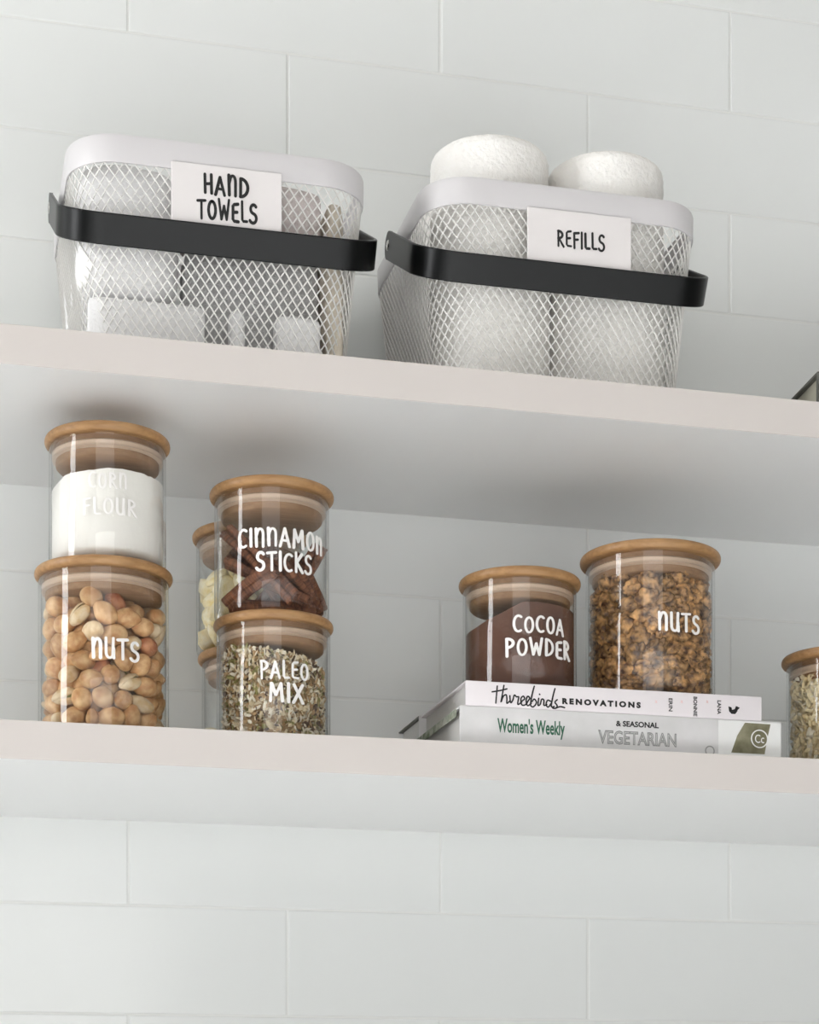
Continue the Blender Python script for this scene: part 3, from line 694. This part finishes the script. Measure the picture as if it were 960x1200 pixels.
# upper spine
def put(b, name, text, m, xl, xr, yc, hpx, **k):
    xa, _ = on(b, xl, yc); xb, _ = on(b, xr, yc); _, zc = on(b, (xl + xr) / 2, yc); hh = hpx / F * 1.60
    return font_text(name, text, m, b, ((xa + xb) / 2, -.00002, zc), xb - xa, hh, **k)
put(b_top, 'spine_title', 'RENOVATIONS', M_INK, 659, 751, 824, 7.5, offset=.06, space=1.5)
for xx, yy, s, hpx in ((786, 826, 'ERIN', 16), (815, 828, 'BONNIE', 24), (843, 829, 'LANA', 17)):
    xa, za = on(b_top, xx, yy); font_text('author_name', s, M_INK, b_top, (xa, -.00002, za), hpx / F * 1.6, 5 / F * 1.6, rot=-PI / 2, offset=.02)
for xx in (769, 799, 829):
    xa, za = on(b_top, xx, 824); v, f = write('X', .0016, .0022, .06, 1); v, f = thicken(v, f, flat(xa, -.00002, za)); pobj('spine_mark', v, f, M_INKK, b_top)
# the handwritten word: loops written as one pen line, letter by letter
SCR = [  # strokes in px of the photograph: start x 578
 [(583, 805), (582, 815), (581, 825)], [(576, 812), (588, 810), (596, 808)], [(592, 804), (590, 814), (588, 824), (591, 817), (595, 815), (596, 820), (596, 825), (600, 822)],
 [(600, 816), (601, 824), (604, 821), (606, 815), (609, 817), (612, 817), (611, 822), (611, 826), (616, 823)],
 [(616, 822), (620, 819), (618, 816), (615, 819), (616, 826), (621, 826), (625, 821), (627, 818), (624, 816), (622, 821), (624, 827), (629, 824)],
 [(633, 804), (630, 814), (628, 826), (632, 828), (636, 823), (633, 819), (630, 822)],
 [(639, 818), (638, 826), (641, 825), (643, 819), (646, 820), (646, 826), (650, 825)], [(640, 813), (640.5, 813.5)],
 [(655, 821), (651, 820), (649, 825), (652, 828), (656, 823)], [(661, 806), (658, 816), (656, 827), (660, 827)],
 [(664, 819), (661, 822), (664, 826), (662, 829), (658, 829)], [(662, 829), (668, 827), (674, 828)]]
kx = lambda x: 578 + (x - 578) * (656 - 578) / (668 - 578)
v, f = [], []
for i, s in enumerate(SCR):
    pts = []
    for x, y in s: a, b = on(b_top, kx(x) + .5, y + (kx(x) - 600) * .03 - .5); pts.append((a * 1000, b * 1000))
    # smooth the pen line
    q = []
    for j in range(len(pts) - 1):
        p0, p1, p2, p3 = (Vector(pts[max(0, min(len(pts) - 1, j + d))]) for d in (-1, 0, 1, 2))
        for t in (0, .25, .5, .75): q.append(.5 * ((2 * p1) + (p2 - p0) * t + (2 * p0 - 5 * p1 + 4 * p2 - p3) * t * t + (3 * p1 - p0 - 3 * p2 + p3) * t ** 3))
    q.append(Vector(pts[-1])); vv, ff = [], []; ribbon(q, .62, vv, ff, .000015 * i * 1000); n0 = len(v)
    v += [(p[0] / 1000, p[1] / 1000, p[2] / 1000) for p in vv]; f += [tuple(n0 + k for k in g) for g in ff]
v, f = thicken(v, f, flat(0, -.00002, 0)); pobj('script_title', v, f, M_INK, b_top)
# small black bird
bx, bz = on(b_top, 860, 832)
v, f = [], []
for pts in ([(-6, -2), (-3, -5), (2, -5), (5, -1), (4, 3), (1, 1), (-2, 0)], [(1, 0), (3, 5), (8, 3), (5, 0)], [(-6, -2), (-7, 4), (-3, 3), (-2, -1)]):
    n0 = len(v); v += [(p[0] * .0007, p[1] * .0007, 0) for p in pts]; f.append(tuple(range(n0, n0 + len(pts))))
v, f = thicken(v, f, flat(bx, -.00002, bz)); pobj('bird_emblem', v, f, M_INK, b_top)
# lower spine
put(b_low, 'magazine_title', "Women's Weekly", M_INKG, 583, 662, 854, 23, offset=.022)
put(b_low, 'small_title', '& SEASONAL', M_INK, 722, 772, 849, 7, offset=.03)
put(b_low, 'outline_title', 'VEGETARIAN', M_INKP, 701, 793, 865.5, 17, extrude_outline=True)
xa, _ = on(b_low, 842, 860); xe = .7224 - b_low.location.x
bobj('white_panel', box_bm(xa, xe - .001, -.0002, .0001, .0012, .0330, .00005, 1), M_WPRINT, b_low)
v = [on(b_low, x, y) for x, y in ((857, 882), (864, 862), (873, 847), (903, 849), (900, 862), (896, 884))]
v = [(p[0], p[1], .0002) for p in v]; v, f = thicken([(p[0], max(.0012, min(.0328, p[1])), .0002) for p in v], [tuple(range(6))], flat(0, 0, 0)); pobj('olive_picture', v, f, M_OLIVE, b_low)
xa, za = on(b_low, 890, 866)
def ring_bm(cx_, cz_, r0, r1, y0, y1, n=28):
    v, f = [], []
    for k in range(n):
        a = 2 * PI * k / n
        for r_, y_ in ((r1, y1), (r0, y1), (r0, y0), (r1, y0)): v.append((cx_ + r_ * math.cos(a), y_, cz_ + r_ * math.sin(a)))
    for k in range(n):
        for c in range(4): f.append((k * 4 + c, ((k + 1) % n) * 4 + c, ((k + 1) % n) * 4 + (c + 1) % 4, k * 4 + (c + 1) % 4))
    return v, f
v, f = ring_bm(xa, za, .0070, .0080, -.0002, -.0007); em = pobj('round_emblem', v, f, M_WPRINT, b_low)
font_text('emblem_letters', 'Cc', M_WPRINT, b_low, (xa, -.0004, za), .0085, .0072, depth=.0004)
xa, za = on(b_low, 832, 880); v, f = ring_bm(xa, max(za, .006), .0034, .0045, 0, -.0003); pobj('round_mark', v, f, M_INKP, b_low)
# thick book on the upper shelf at the right edge
b_up = book('thick book with a dark grey cover at the right end of the upper shelf', .770, 1.02, YF + .039, .17, ZU, ZU + .0470, M_DKC, M_CREAM, R(-5), .0030)
